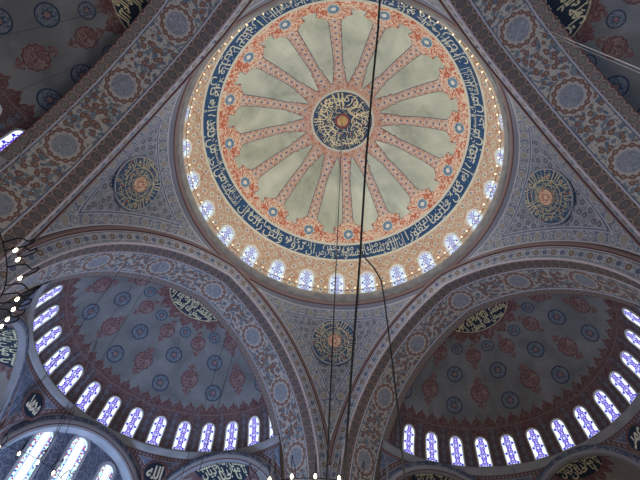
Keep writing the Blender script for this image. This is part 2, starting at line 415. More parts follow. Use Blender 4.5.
def add_text(mb, txt, fn, bold=.012):
    vs, fs, asp = text_geo(txt, bold); b = len(mb.v)
    for x, y in vs: mb.v.append(fn(x, y)); mb.uv.append((x, y)); mb.uv2.append((0, 0))
    for f in fs: mb.f.append(tuple(b+i for i in f)); mb.mi.append(0)

# ------------------------------------------------------------------ sphere mapping
class Sph:
    def __init__(s, c, R): s.c = Vector(c); s.R = R
    def pt(s, az, el, off=0.0):
        return s.c+Vector((cos(el)*cos(az), cos(el)*sin(az), sin(el)))*(s.R-off)
    def uv(s, az0, el0, u, v, off=0.0):      # strip mapping : u to the right seen from inside, v up
        el = el0+v/s.R; return s.pt(az0-u/(s.R*max(cos(el), .05)), el, off)
    def ex(s, az, el, u, v, off=0.0):        # exponential map around (az,el)
        n = Vector((cos(el)*cos(az), cos(el)*sin(az), sin(el)))
        eu = Vector((sin(az), -cos(az), 0)); ev = Vector((-sin(el)*cos(az), -sin(el)*sin(az), cos(el)))
        r = sqrt(u*u+v*v); 
        if r < 1e-9: return s.c+n*(s.R-off)
        w = r/s.R; d = (eu*u+ev*v)/r
        return s.c+(n*cos(w)+d*sin(w))*(s.R-off)
def fan(mb, fn, rad_fn, n=48, nr=5, mi=0, r0=0.0):
    """radial patch: fn(u,v)->point, rad_fn(theta)->radius"""
    def P(i, j):
        w = 2*pi*i/n; r = rad_fn(w)*(r0+(1-r0)*j/nr); return fn(r*cos(w), r*sin(w))
    def UV(i, j):
        w = 2*pi*i/n; r = rad_fn(w)*(r0+(1-r0)*j/nr); return (r*cos(w), r*sin(w))
    mb.grid(P, n, nr+1, UV, closed=True, mi=mi, UV2=lambda i, j: ((r0+(1-r0)*j/nr), 0))
def strip(mb, fn, rows, nu=6, mi=0):
    """rows = [(v, halfwidth)]"""
    mb.grid(lambda i, j: fn((2*i/nu-1)*rows[j][1], rows[j][0]), nu+1, len(rows), lambda i, j: ((2*i/nu-1)*rows[j][1], rows[j][0]), mi=mi,
            UV2=lambda i, j: ((2*i/nu-1), rows[j][0]-rows[0][0]))
def frame_strip(mb, fn, inner, outer, mi=0):
    """closed band between two outlines (same count), inner/outer lists of (u,v)"""
    n = len(inner)
    mb.grid(lambda i, j: fn(*(inner if j == 0 else outer)[i]) , n, 2, lambda i, j: (inner if j == 0 else outer)[i], closed=True, mi=mi)
def arch_rows(w, h, point=.0, n=8, nb=6):
    """window outline rows: straight jambs then a slightly pointed arch. w half width"""
    hs = h-w*(1.15+point); rows = [(hs*i/nb, w) for i in range(nb+1)]
    for i in range(1, n+1):
        t = i/n; a = t*pi/2
        rows.append((hs+(h-hs)*sin(a), max(w*cos(a)**(.9), .001)))
    return rows
def outline(rows):
    L = [(-hw, v) for v, hw in rows]; Rr = [(hw, v) for v, hw in rows[::-1]]
    return L+Rr

# ================================================================== MAIN DOME
D = Sph((0, 0, 32.223), 14.042)
elz = lambda z: asin((z-32.223)/14.042)
elr = lambda r: acos(r/14.042)
EB0, EB1 = elz(39.874), elz(41.132)
dome = tag(empty('main_dome', (0, 0, 34)), 'large central dome with olive plaster panels, red painted ribs and navy inscription ring', 'dome')
DO = Vector((0, 0, 34))
def dm(P): return Vector(P)-DO
mb = MB(); n = 192; e0, e1 = rad(8.4), pi/2-.02; nv = 40
e_s = EB1
mb.grid(lambda i, j: dm(D.pt(2*pi*i/n, e_s+(e1-e_s)*j/nv)), n+1, nv+1, lambda i, j: (14*cos(e_s+(e1-e_s)*j/nv)*cos(2*pi*i/n), 14*cos(e_s+(e1-e_s)*j/nv)*sin(2*pi*i/n)))
mb.build('plaster_shell', M_plaster, dome)
mb = MB(); nv = 14
mb.grid(lambda i, j: dm(D.pt(2*pi*i/n, e0+(EB0-e0)*j/nv)), n+1, nv+1, lambda i, j: (38.92*2*i/n, 14.042*(e0+(EB0-e0)*j/nv)))
mb.build('drum_wall', M_drum, dome)
mb = MB(); nv = 6
mb.grid(lambda i, j: dm(D.pt(2*pi*i/n, EB0+(EB1-EB0)*j/nv, .03)), n+1, nv+1, lambda i, j: (36*2*i/n, 14.042*(EB0+(EB1-EB0)*j/nv)))
band = mb.build('inscription_band', M_navy, dome)
for e_a, e_b in ((EB0-.012, EB0+.004), (EB1-.004, EB1+.014)):
    mb = MB(); mb.grid(lambda i, j: dm(D.pt(2*pi*i/n, e_a+(e_b-e_a)*j/2, .06)), n+1, 3, lambda i, j: (i, j))
    mb.build('band_fillet', M_palestroke, dome)
VERSE = 'إن الله يمسك السماوات والأرض أن تزولا ولئن زالتا إن أمسكهما من أحد من بعده إنه كان حليما غفورا'
words = VERSE.split()
def band_text(mb, ws, a0, a1, v0, v1, bold):
    asp = [text_geo(w, bold)[2] for w in ws]; tot = sum(asp)+.25*len(ws); cur = 0.0
    for w, q in list(zip(ws, asp)):
        # reading right to left: first word on the right end
        xr = 1-cur/tot; xl = 1-(cur+q)/tot; cur += q+.25
        def fn(x, y, xl=xl, xr=xr):
            X = xl+(xr-xl)*x; az = a0-(a0-a1)*X
            return dm(D.pt(az, EB0+(EB1-EB0)*(v0+(v1-v0)*y), .055))
        add_text(mb, w, fn, bold)
H = EB1-EB0
mb = MB()
chunks = [words[:9], words[9:]]
w4 = [words[0:5], words[5:10], words[10:15], words[15:]]
for rep in range(8):
    a = pi/4+.2+pi/4*rep
    band_text(mb, w4[rep % 4], a, a-pi/4, .06, .9, .0)
    band_text(mb, w4[(rep+2) % 4], a-.05, a-pi/4+.03, .5, .96, .0)
lt = mb.build('lettering', M_bandgold, band, smooth=False)
# red painted outer border, inner border and ribs
ER = elr(10.05)
mb = MB()
mb.grid(lambda i, j: dm(D.pt(2*pi*i/n, EB1+.012+(ER-EB1-.012)*j/4, .02)), n+1, 5, lambda i, j: (34*2*i/n, 14*(EB1+(ER-EB1)*j/4)))
mb.build('scrollwork_border', M_border, dome)
mb = MB(); EI = elr(3.75); EM = elr(3.0)
mb.grid(lambda i, j: dm(D.pt(2*pi*i/96, EI+(EM-EI)*j/4, .02)), 97, 5, lambda i, j: (i/96*21, 14*(EI+(EM-EI)*j/4)))
mb.build('inner_border', M_rib, dome)
PH = rad(219.426)
L_tot = 14.042*(elr(3.6)-ER)
def rib_rows(g=0.0):
    key = [(-.15, 1.5), (.0, 1.44), (.12, 1.3), (.3, 1.36), (.5, 1.4), (.62, 1.32), (.7, 1.0), (.82, .84), (1.0, .66), (1.15, .5), (1.5, .46), (2.6, .43), (4.0, .40), (5.2, .36), (5.75, .35), (5.85, .45), (6.05, .48), (6.25, .38), (6.4, .46), (6.6, .5), (L_tot, .6)]
    return [(v, w+g) for v, w in key]
for k in range(16):
    az = PH+k*pi/8
    mb = MB(); strip(mb, lambda u, v: dm(D.uv(az, ER, u, v, .03)), rib_rows(.07), 6)
    rb = mb.build('rib_outline', M_outline, dome)
    mb = MB(); strip(mb, lambda u, v: dm(D.uv(az, ER, u, v, .05)), rib_rows()[:9], 8)
    mb.build('rib_head', M_border, dome)
    mb = MB(); strip(mb, lambda u, v: dm(D.uv(az, ER, u, v, .06)), rib_rows()[8:], 6)
    mb.build('painted_rib', M_rib, dome)
    mb = MB(); fan(mb, lambda u, v: dm(D.ex(az, elz(41.93), u, v, .09)), lambda w: .52*(1+.07*cos(8*w)), 40, 3)
    mb.build('blue_rosette', M_rdome, dome)
# crown medallion
mb = MB(); fan(mb, lambda u, v: dm(D.ex(pi/4, pi/2-1e-4, u, v, .07)), lambda w: 2.86, 96, 10)
med = mb.build('crown_medallion', M_navyvine, dome)
mb = MB(); fan(mb, lambda u, v: dm(D.ex(pi/4, pi/2-1e-4, u, v, .1)), lambda w: 3.05, 96, 2, r0=.93); mb.build('medallion_rim', M_palestroke, med)
def ring_text(mb, sph, az, el, txts, r0, r1, off, a_start=0, bold=.012, scale_y=1.0, off0=dm):
    asp = [text_geo(w, bold)[2] for w in txts]; tot = sum(asp)+.12*len(asp); cur = 0
    for w, q in zip(txts, asp):
        th1 = a_start-2*pi*cur/tot; th0 = a_start-2*pi*(cur+q)/tot; cur += q+.12
        def fn(x, y, th0=th0, th1=th1):
            th = th0+(th1-th0)*x; r = r0+(r1-r0)*y; return off0(sph.ex(az, el, r*sin(th), r*cos(th), off))
        add_text(mb, w, fn, bold)
mb = MB(); S2 = 'الله نور السماوات والأرض مثل نوره كمشكاة فيها مصباح المصباح في زجاجة الزجاجة كأنها كوكب دري'.split()
ring_text(mb, D, pi/4, pi/2-1e-4, S2[:6], 1.5, 2.75, .1, 0, .0)
ring_text(mb, D, pi/4, pi/2-1e-4, S2[8:12], .8, 1.75, .1, 1., .0)
ring_text(mb, D, pi/4, pi/2-1e-4, S2[6:13], 1.9, 2.7, .1, .3, .0)
for k in range(15):
    w0 = 2*pi*k/15+.1*sin(5*k); rc = 1.75+.25*sin(3*k); ra = .55+.25*cos(2*k+1); st = 1.3*k
    nseg = 16
    def Ps(i, j):
        a = st+4.0*i/nseg; r = ra*(1+.25*i/nseg)+(.13*j*sin(pi*(i+.5)/(nseg+1)))
        return dm(D.ex(pi/4, pi/2-1e-4, rc*cos(w0)+r*cos(a), rc*sin(w0)+r*sin(a)*.8, .105)) if sqrt((rc*cos(w0)+r*cos(a))**2+(rc*sin(w0)+r*sin(a)*.8)**2) < 2.8 else dm(D.ex(pi/4, pi/2-1e-4, 2.8*cos(w0), 2.8*sin(w0), .105))
    mb.grid(Ps, nseg+1, 2)
mb.build('lettering', M_gold, med, smooth=False)
mb = MB(); fan(mb, lambda u, v: dm(D.ex(pi/4, pi/2-1e-4, u, v, .13)), lambda w: .72, 48, 2); mb.build('rosette', M_rosred, med)
mb = MB(); mb.lathe((0, 0, 46.2-34), [(0.01, -.42), (.12, -.4), (.2, -.3), (.3, -.22), (.42, -.1), (.45, -.02), (.45, .0)], 24); mb.build('boss', M_brass, med)
# gallery cornice (lathe) : floor, lip, soffit, chevron moulding
def ring_lathe(name, prof, mat, parent, off=DO, seg=192, uvscale=75.):
    mb = MB(); L = [0]
    for a, b in zip(prof, prof[1:]): L.append(L[-1]+sqrt((a[0]-b[0])**2+(a[1]-b[1])**2))
    mb.grid(lambda i, j: Vector((prof[j][0]*cos(2*pi*i/seg), prof[j][0]*sin(2*pi*i/seg), prof[j][1]))-off, seg+1, len(prof), lambda i, j: (i/seg*uvscale, L[j]))
    return mb.build(name, mat, parent)
ring_lathe('gallery_cornice', [(13.95, 34.36), (11.9, 34.36), (11.86, 34.6), (11.8, 34.62), (11.76, 34.5), (11.72, 34.3), (11.74, 34.14), (11.82, 34.05), (11.86, 33.98)], M_cornice, dome)
ring_lathe('cornice_underside', [(11.86, 33.98), (11.9, 33.88), (11.96, 33.86), (12.0, 33.78)], M_cornice, dome)
ring_lathe('chevron_moulding', [(12.0, 33.8), (11.98, 33.62), (12.06, 33.5), (12.14, 33.4)], M_chev, dome)
# gallery rail
mb = MB(); mb.tube([Vector((11.66*cos(2*pi*i/160), 11.66*sin(2*pi*i/160), 34.95))-DO for i in range(160)], .018, 5, closed=True); mb.build('gallery_rail', M_iron, dome)

# dome windows
ORD = ['', 'first', 'second', 'third', 'fourth', 'fifth', 'sixth', 'seventh', 'eighth', 'ninth', 'tenth', 'eleventh', 'twelfth', 'thirteenth', 'fourteenth']
wn = 0
def make_window(sph, az, el0, w, h, fw, glass, frm, name, origin, bulge=.12):
    root = empty(name, origin); O = Vector(origin)
    rows = arch_rows(w, h)
    mb = MB(); strip(mb, lambda u, v: sph.uv(az, el0, u, v, .04)-O, rows, 6); mb.build('glass', glass, root)
    ro = arch_rows(w+fw, h+fw*1.3)
    inn = outline(rows); out = outline([(v if i else -.06, hw) for i, (v, hw) in enumerate(ro)])
    mb = MB(); nn = len(inn)
    L = [(inn, .03), (inn, bulge), (out, bulge), (out, -.02)]
    mb.grid(lambda i, j: sph.uv(az, el0, L[j][0][i][0], L[j][0][i][1], L[j][1])-O, nn, 4, lambda i, j: L[j][0][i], closed=True)
    mb.build('frame', frm, root, smooth=False)
    return root
eg0, eg1 = elz(35.35), elz(38.45)
for k in range(-11, 17):
    az = pi/4+k*2*pi/28
    P = D.pt(az, elz(38.3))
    if not inframe(P, 0): continue
    # visible only where the near cornice does not hide it
    d = P-CAM; tt = (34.3-CAM.z)/d.z; q = CAM+d*tt
    if q.x**2+q.y**2 > 11.75**2: continue
    wn += 1; O = D.pt(az, eg0)
    r = make_window(D, az, eg0, .6, 14.042*(eg1-eg0), .17, M_gdome, M_frame, 'window_%d' % wn, O, .1)
    if k == 0:
        lab = 'pale arched dome window with a small white framed door at its foot'
        mb = MB()
        for sx in (-1, 1):
            for a, b in (((-.42, .05), (-.42, .95)), ((-.02, .05), (-.02, .95)), ((-.42, .95), (-.02, .95)), ((-.42, .5), (-.02, .5))):
                pts = [D.uv(az, eg0+.02, sx*(p[0]-.14), p[1]+.15, .2)-O for p in (a, b)]; mb.tube(pts, .045, 4)
        mb.build('door_frame', M_frame, r)
    else:
        lab = 'arched stained-glass dome window, %s to the %s of the one with the small door' % (ORD[abs(k)], 'right' if k < 0 else 'left')
    tag(r, lab, 'window', 'arched windows round the dome base', 'structure')
# gallery lamps
mbl = MB(); 
mbl.tube([(0, 0, -.25), (0, 0, -.02)], .02, 5, mi=0); mbl.lathe((0, 0, 0), [(.02, -.06), (.05, -.03), (.065, .04), (.045, .1), (.02, .13), (0.001, .14)], 8, mi=1)
ml = mbl.mesh('gallery_lamp')
ml.materials.append(M_iron); ml.materials.append(M_bulb2)
nl = 0
for k in range(112):
    az = pi/4+(k+.5)*2*pi/112; P = Vector((11.66*cos(az), 11.66*sin(az), 35.2))
    if not inframe(P, -1): continue
    o = bpy.data.objects.new('gallery_lamp', ml); COL.objects.link(o); o.location = P
    tag(o, 'small glowing lamp on the rail along the foot of the great dome', 'lamp', 'little lamps on the dome gallery rail'); nl += 1

# ================================================================== ARCH GEOMETRY
A0, EE, RHO, ZS = 11.99, 2.227, 14.478, 18.994
def arch_y(al, w):
    """al = signed angle from apex (radians); returns y,z"""
    rho = RHO-w; am = atan2(sqrt(rho*rho-EE*EE), EE); an = am-abs(al)
    return (1 if al >= 0 else -1)*(rho*cos(an)-EE), ZS+rho*sin(an)
def amax(w): rho = RHO-w; return atan2(sqrt(rho*rho-EE*EE), EE)
def arch_path(w, n=120, down=12.0, nd=6):
    """list of (s,y,z) left springing foot -> apex -> right"""
    rho = RHO-w; am = amax(w); out = []
    for i in range(nd): 
        z = ZS-down+down*i/nd; out.append((-(rho*am)-(ZS-z), *(-(rho-EE), z)))
    for i in range(n+1):
        al = -am+2*am*i/n; y, z = arch_y(al, w); out.append((rho*al, y, z))
    for i in range(nd): 
        z = ZS-down*(i+1)/nd; out.append((rho*am+(ZS-z), rho-EE, z))
    return out
arch_proto = empty('great_arch')
XS = [(A0, 0.0), (A0+.21, .948), (A0+1.08, 1.05), (A0+3.44, 1.03), (A0+4.155, 1.04)]
def arch_strip(name, sec, mat, parent, vflip=False):
    paths = [arch_path(w) for a, w in sec]; L = [0]
    for p, q in zip(sec, sec[1:]): L.append(L[-1]+sqrt((p[0]-q[0])**2+(p[1]-q[1])**2))
    S0 = arch_path(1.03); N = len(S0); mb = MB()
    mb.grid(lambda i, j: (sec[j][0], paths[j][i][1], paths[j][i][2]), N, len(sec), lambda i, j: (S0[i][0], L[j]))
    return mb.build(name, mat, parent)
arch_strip('leaf_band', [XS[0], XS[1]], M_face, arch_proto)
arch_strip('outer_ring_band', [XS[1], XS[2]], M_ringo, arch_proto)
arch_strip('floral_soffit', [XS[2], XS[3]], M_floral, arch_proto)
arch_strip('inner_ring_band', [XS[3], XS[4]], M_ringi, arch_proto)
def arch_tube(name, a, w, r, mat, parent):
    mb = MB(); mb.tube([(a, y, z) for s, y, z in arch_path(w)], r, 6); return mb.build(name, mat, parent)
arch_tube('edge_moulding', XS[1][0]-.02, XS[1][1]-.0, .075, M_pinkline, arch_proto)
arch_tube('edge_fillet', XS[2][0], XS[2][1]-.0, .05, M_whiteline, arch_proto)
arch_tube('edge_fillet', XS[3][0], XS[3][1], .05, M_whiteline, arch_proto)
SIDES = {'+x': 0, '+y': pi/2, '-x': pi, '-y': -pi/2}
WHERE = {'+x': 'lower right', '+y': 'lower left', '-x': 'upper left', '-y': 'upper right'}
def four(proto, labels, cat, group):
    for i, (sd, ang) in enumerate(SIDES.items()):
        if sd not in labels: continue
        o = proto if i == 0 else copy_tree(proto)
        o.rotation_euler = (0, 0, ang); tag(o, labels[sd], cat, group)
four(arch_proto, {'+x': 'great arch with floral soffit framing the lower right half dome, in full view and brownish', '+y': 'great arch with floral soffit framing the lower left half dome, lit bluish',
     '-x': 'great arch crossing the upper left corner, its dim floral soffit seen steeply from below', '-y': 'great arch crossing the upper right corner, its dim floral soffit seen steeply from below'}, 'arch', 'four great painted arches under the dome')

# ================================================================== PENDENTIVES
def pend_point(phi, s):
    """phi 0..pi/2 ; s 0 (ring) .. 1 (arch edge)"""
    r0, z0 = 12.14, 33.4
    c = max(cos(phi), sin(phi)); x = A0/c; y = A0*min(cos(phi), sin(phi))/c
    r1 = x; t = EE; z1 = ZS+sqrt(max(RHO**2-(y+EE)**2, 0)); 
    k = min(1, abs(r1-r0)/1.5)
    a = sin(s*pi/2); zt = (1-k)*s+k*(.47*(1-cos(s*pi/2))+.53*a)
    rr = r0+(r1-r0)*((1-k)*s+k*a)
    return Vector((rr*cos(phi), rr*sin(phi), z0+(z1-z0)*zt))
nphi, ns = 180, 44
edge = []
for i in range(2001):
    y = 12.2*i/2000; z = ZS+sqrt(max(RHO**2-(y+EE)**2, 0)); edge.append((y, z, RHO*(amax(0)-atan2(z-ZS, y+EE))))
def dist_edge(P, axis):
    # distance to the arch curve in plane x=A0 (axis 0) or y=A0 (axis 1)
    lo, hi = 0, 2000; b = min(range(0, 2001, 50), key=lambda i: (P[1-axis]-edge[i][0])**2+(P.z-edge[i][1])**2)
    b = min(range(max(0, b-50), min(2000, b+50)+1, 3), key=lambda i: (P[1-axis]-edge[i][0])**2+(P.z-edge[i][1])**2)
    return edge[b][2], sqrt((P[1-axis]-edge[b][0])**2+(P.z-edge[b][1])**2+(P[axis]-A0)**2)
pend = empty('pendentive')
mb = MB(); uv3 = []
G = [[pend_point(pi/2*i/nphi, j/ns) for i in range(nphi+1)] for j in range(ns+1)]
E1 = [[dist_edge(G[j][i], 0) for i in range(nphi+1)] for j in range(ns+1)]
E2_ = [[dist_edge(G[j][i], 1) for i in range(nphi+1)] for j in range(ns+1)]
mb.grid(lambda i, j: G[j][i], nphi+1, ns+1, lambda i, j: E1[j][i], UV2=lambda i, j: E2_[j][i], flip=False)
for j in range(ns+1):
    for i in range(nphi+1):
        p = G[j][i]; q = G[0][i]; uv3.append((pi/2*i/nphi*13.2, (p-q).length))
me = mb.mesh('pendentive_surface'); l3 = me.uv_layers.new(name='UV3')
for p in me.polygons:
    for li in p.loop_indices: l3.data[li].uv = uv3[me.loops[li].vertex_index]
link('painted_surface', me, M_pend, pend)
# chevron moulding along both edges
for ax in (0, 1):
    mb = MB(); pts = []
    for i in range(81):
        y = 12.0*i/80; z = ZS+sqrt(RHO**2-(y+EE)**2); s = RHO*(amax(0)-atan2(z-ZS, y+EE)); nrm = Vector((0, (y+EE), z-ZS)).normalized(); pts.append((y, z, s, nrm))
    prof = [(.0, -.06), (-.1, .0), (-.14, .14), (-.12, .28), (-.02, .40)]
    def P(i, j):
        y, z, s, nn = pts[i]; dx, dn = prof[j]; v = Vector((A0+dx-.01, y+nn.y*dn*.9, z+nn.z*dn*.9))
        return v if ax == 0 else Vector((v.y, v.x, v.z))
    mb.grid(P, 81, 5, lambda i, j: (pts[i][2], j*.12)); mb.build('edge_moulding', M_chev, pend)
# medallion on the diagonal
def pend_patch(u, v, off=.0):
    # centre on the diagonal at (13.974, z 30.94)
    best = None
    return None
PC = Vector((13.974/sqrt(2), 13.974/sqrt(2), 30.94))
# local frame from surface derivative
sm = min((j/400 for j in range(401)), key=lambda s: (pend_point(pi/4, s)-PC).length)
ta = (pend_point(pi/4, sm-.03)-pend_point(pi/4, sm+.03)).normalized()
eu = Vector((1, -1, 0)).normalized(); nn = eu.cross(ta).normalized()
if nn.dot(Vector((1, 1, 0))) > 0: nn = -nn
PC0 = pend_point(pi/4, sm)
class PMap:
    def ex(s, az, el, u, v, off=0.0):
        return PC0+eu*u+ta*v+nn*(off)-nn*((u*u)/26.0+(v*v)/38.0)
PM = PMap(); ident = lambda p: p
mb = MB(); MR = 1.98
fan(mb, lambda u, v: PM.ex(0, 0, u, v, .08), lambda w: MR, 72, 5)
fan(mb, lambda u, v: PM.ex(0, 0, u, v, .08 if sqrt(u*u+v*v) < MR*1.01 else -.12), lambda w: MR*1.05, 72, 1, r0=1/1.05)
pm = mb.build('calligraphy_medallion', M_navyvine, pend)
for r_, ml_ in ((1.0, M_outline), (.955, M_whiteline)):
    mb = MB(); fan(mb, lambda u, v: PM.ex(0, 0, u, v, .09), lambda w: MR*r_, 72, 1, r0=(.96 if r_ == 1.0 else .975)); mb.build('medallion_rim', ml_, pm)
mb = MB(); B1 = 'بسم الله الرحمن الرحيم قل هو الله أحد الله الصمد لم يلد ولم يولد ولم يكن له كفوا أحد'.split()
ring_text(mb, PM, 0, 0, B1[:9], 1.15, 1.84, .11, 0, .004, off0=ident)
ring_text(mb, PM, 0, 0, B1[9:], .66, 1.2, .11, .4, .004, off0=ident)
for rr in (1.17, .64):
    fan(mb, lambda u, v: PM.ex(0, 0, u, v, .105), lambda w: rr, 60, 1, r0=.955)
mb.build('lettering', M_cream, pm, smooth=False)
mb = MB(); fan(mb, lambda u, v: PM.ex(0, 0, u, v, .12), lambda w: .56*(1+.05*cos(8*w)), 48, 2); mb.build('rosette', M_rosred, pm)
PL = {0: 'pendentive with dull gold calligraphy medallion, between the two lower half domes', pi/2: 'pendentive with a navy calligraphy medallion, to the left of the great dome',
      -pi/2: 'pendentive with bold cream calligraphy medallion, to the right of the great dome', pi: 'pendentive above the great dome of which only a sliver shows at the top edge'}
for i, (ang, lab) in enumerate(PL.items()):
    o = pend if i == 0 else copy_tree(pend)
    o.rotation_euler = (0, 0, ang); tag(o, lab, 'pendentive', 'painted pendentives round the dome')
    for c in o.children:
        if c.name.startswith('calligraphy_medallion'):
            for d in c.children:
                if d.name.startswith('lettering') and ang == 0:
                    d.data = d.data.copy(); d.data.materials[0] = M_dimgold

# ================================================================== HALF DOMES
XC, ZC = 15.56, 23.4
HD = Sph((XC, 0, ZC), R_S)
semi = empty('half_dome')
def clip(P): return Vector((max(P.x, XC+.56), P.y, P.z))
mb = MB(); na, ne = 150, 70; ea, eb = rad(6.2), rad(89.9)
mb.grid(lambda i, j: clip(HD.pt(rad(-90+180*i/na), ea+(eb-ea)*j/ne)), na+1, ne+1, lambda i, j: (-90+180*i/na, degrees(ea+(eb-ea)*j/ne)))
mb.build('plaster_shell', M_semi, semi)
# cornice under the windows
prof = [(10.12, 24.86), (9.92, 24.86), (9.84, 24.8), (9.84, 24.66), (9.9, 24.6), (9.93, 24.42), (10.02, 24.3), (10.1, 24.24)]
def half_lathe(name, prof, mat, parent, a0=-90, a1=90, seg=96):
    mb = MB(); L = [0]
    for a, b in zip(prof, prof[1:]): L.append(L[-1]+sqrt((a[0]-b[0])**2+(a[1]-b[1])**2))
    mb.grid(lambda i, j: Vector((XC+prof[j][0]*cos(rad(a0+(a1-a0)*i/seg)), prof[j][0]*sin(rad(a0+(a1-a0)*i/seg)), prof[j][1])), seg+1, len(prof), lambda i, j: (i/seg*31, L[j]))
    return mb.build(name, mat, parent)
half_lathe('cornice', prof, M_corn2, semi)
# end wall between arch opening and shell
for sg in (-1, 1):
    mb = MB(); N = 24
    def P(i, j):
        z = 12+15.0*i/N; ya = (10.1*cos(asin(min(max((z-ZC)/10.13, 0), .98)))) if z > ZC else 10.1
        return Vector((XC+.6, sg*(ya-.02+(j*1.6)), z))
    mb.grid(P, N+1, 2, lambda i, j: (j, i)); mb.build('end_wall', M_whiteline if False else M_spand, semi)
# roundels
BL = [(16.3+32.7*i, e, r) for i in range(-3, 3) for e, r in ((36, .71), (50.5, .69), (63, .5))]
for az, el, r in BL:
    if abs(az) > 85: continue
    mb = MB(); fan(mb, lambda u, v: HD.ex(rad(az), rad(el), u, v, .03), lambda w: r, 28, 2)
    me_uv = mb.uv; mb.uv = [(a*.6/r, b*.6/r) for a, b in mb.uv]
    mb.build('blue_roundel', M_rblue, semi)
RD = [(32.7*i, e, r) for i in range(-2, 3) for e, r in ((41.5, .74), (59.3, .62))]
def red_outline(sc):
    def f(w):
        return sc*(1+.06*cos(12*w))*(1+.06*abs(sin(w)))
    return f
for az, el, sc in RD:
    mb = MB(); fan(mb, lambda u, v: HD.ex(rad(az), rad(el), u, v, .03), red_outline(sc), 60, 3)
    for sg in (-1, 1):
        rows = [(sc*1.0, .07), (sc*1.15, .08), (sc*1.2, .42*sc), (sc*1.32, .5*sc), (sc*1.45, .36*sc), (sc*1.55, .3*sc), (sc*1.75, .14*sc), (sc*1.95, .01)]
        mb.grid(lambda i, j: HD.ex(rad(az), rad(el), (i-1)*rows[j][1], sg*rows[j][0], .03), 3, len(rows), lambda i, j: ((i-1)*rows[j][1], rows[j][0]), UV2=lambda i, j: (.5+.5*abs(i-1), 0))
    mb.build('red_medallion', M_rred, semi)
# crown calligraphy disc with spiky border
CE = rad(88)
mb = MB(); fan(mb, lambda u, v: HD.ex(0, CE, u, v, .03), lambda w: 3.35+.75*abs(cos(9*w))**1.0*(.7+.3*abs(cos(27*w))), 216, 3, r0=.55); mb.build('crown_border', M_crownred, semi)
mb = MB(); fan(mb, lambda u, v: HD.ex(0, CE, u, v, .05), lambda w: 2.95, 72, 5); cdk = mb.build('calligraphy_disc', M_navy2, semi)
mb = MB(); fan(mb, lambda u, v: HD.ex(0, CE, u, v, .07), lambda w: 3.0, 72, 1, r0=.97); mb.build('disc_rim', M_dimgold, cdk)
mb = MB()
def row_text(mb, sph, az, el, txt, x0, x1, y0, y1, off, bold, off0=ident):
    add_text(mb, txt, lambda x, y: off0(sph.ex(az, el, x0+(x1-x0)*x, y0+(y1-y0)*y, off)), bold)
for tx, x0, x1, y0, y1 in (('سبحان الله وبحمده', -1.5, 1.5, -2.8, -1.9), ('والحمد لله ولا إله إلا', -2.2, 2.2, -2.3, -1.2), ('الله والله أكبر ولا حول', -2.6, 2.6, -1.7, -.5), ('ولا قوة إلا بالله العلي', -2.7, 2.7, -1.0, .3), ('العظيم سبحان الله', -2.7, 2.7, -.2, 1.1), ('لا إله إلا الله', -2.3, 2.3, .8, 2.4)):
    row_text(mb, HD, 0, CE, tx, x0, x1, y0, y1, .09, .026)
mb.build('lettering', M_gold2, cdk, smooth=False)
# ---- lower zone
def arcs_for(side):
    if side == 'tymp': return [(0, 9.55, 6.29, 5.41, 18.17), (64.9, 9.35, 5.1, 4.6, 18.25), (-60.3, 9.35, 6.15, 5.45, 18.25)]
    return [(0, 9.5, 4.85, 4.3, 19.6), (60.3, 9.35, 6.15, 5.45, 18.25), (-60.3, 9.35, 6.15, 5.45, 18.25)]
def lower_zone(side, parent):
    AR = arcs_for(side)
    def bound(phi):
        best = (9.0, None, None)
        for c, dd, ro, ri, zs in AR:
            d = phi-rad(c)
            if abs(d) > rad(58): continue
            y = dd*math.tan(d)
            if abs(y) <= ro:
                z = zs+sqrt(ro*ro-y*y)
                if z > best[0]: best = (z, dd/cos(d), ro)
        return best
    mb = MB(); n = 360; ns = 14; cols = []
    for i in range(n+1):
        phi = rad(-90+180*i/n); z, r, ro = bound(phi)
        if r is None: r = 11.0; z = 14.0
        cols.append((phi, z, r))
    def P(i, j):
        phi, z, r = cols[i]; t = j/ns; rr = 10.06+(r-10.06)*t**1.4; return Vector((XC+rr*cos(phi), rr*sin(phi), 24.3+(z-24.3)*t))
    def d_arch(p):
        best = 9
        for c, dd, ro, ri, zs in AR:
            ph = rad(c); b = -(p.x-XC)*sin(ph)+p.y*cos(ph)
            best = min(best, abs(sqrt(b*b+(p.z-zs)**2)-ro))
        return best
    mb.grid(P, n+1, ns+1, lambda i, j: (cols[i][0]*10.5, d_arch(P(i, j))), UV2=lambda i, j: (0, 24.3-P(i, j).z))
    mb.build('spandrel_wall', M_spand, parent)
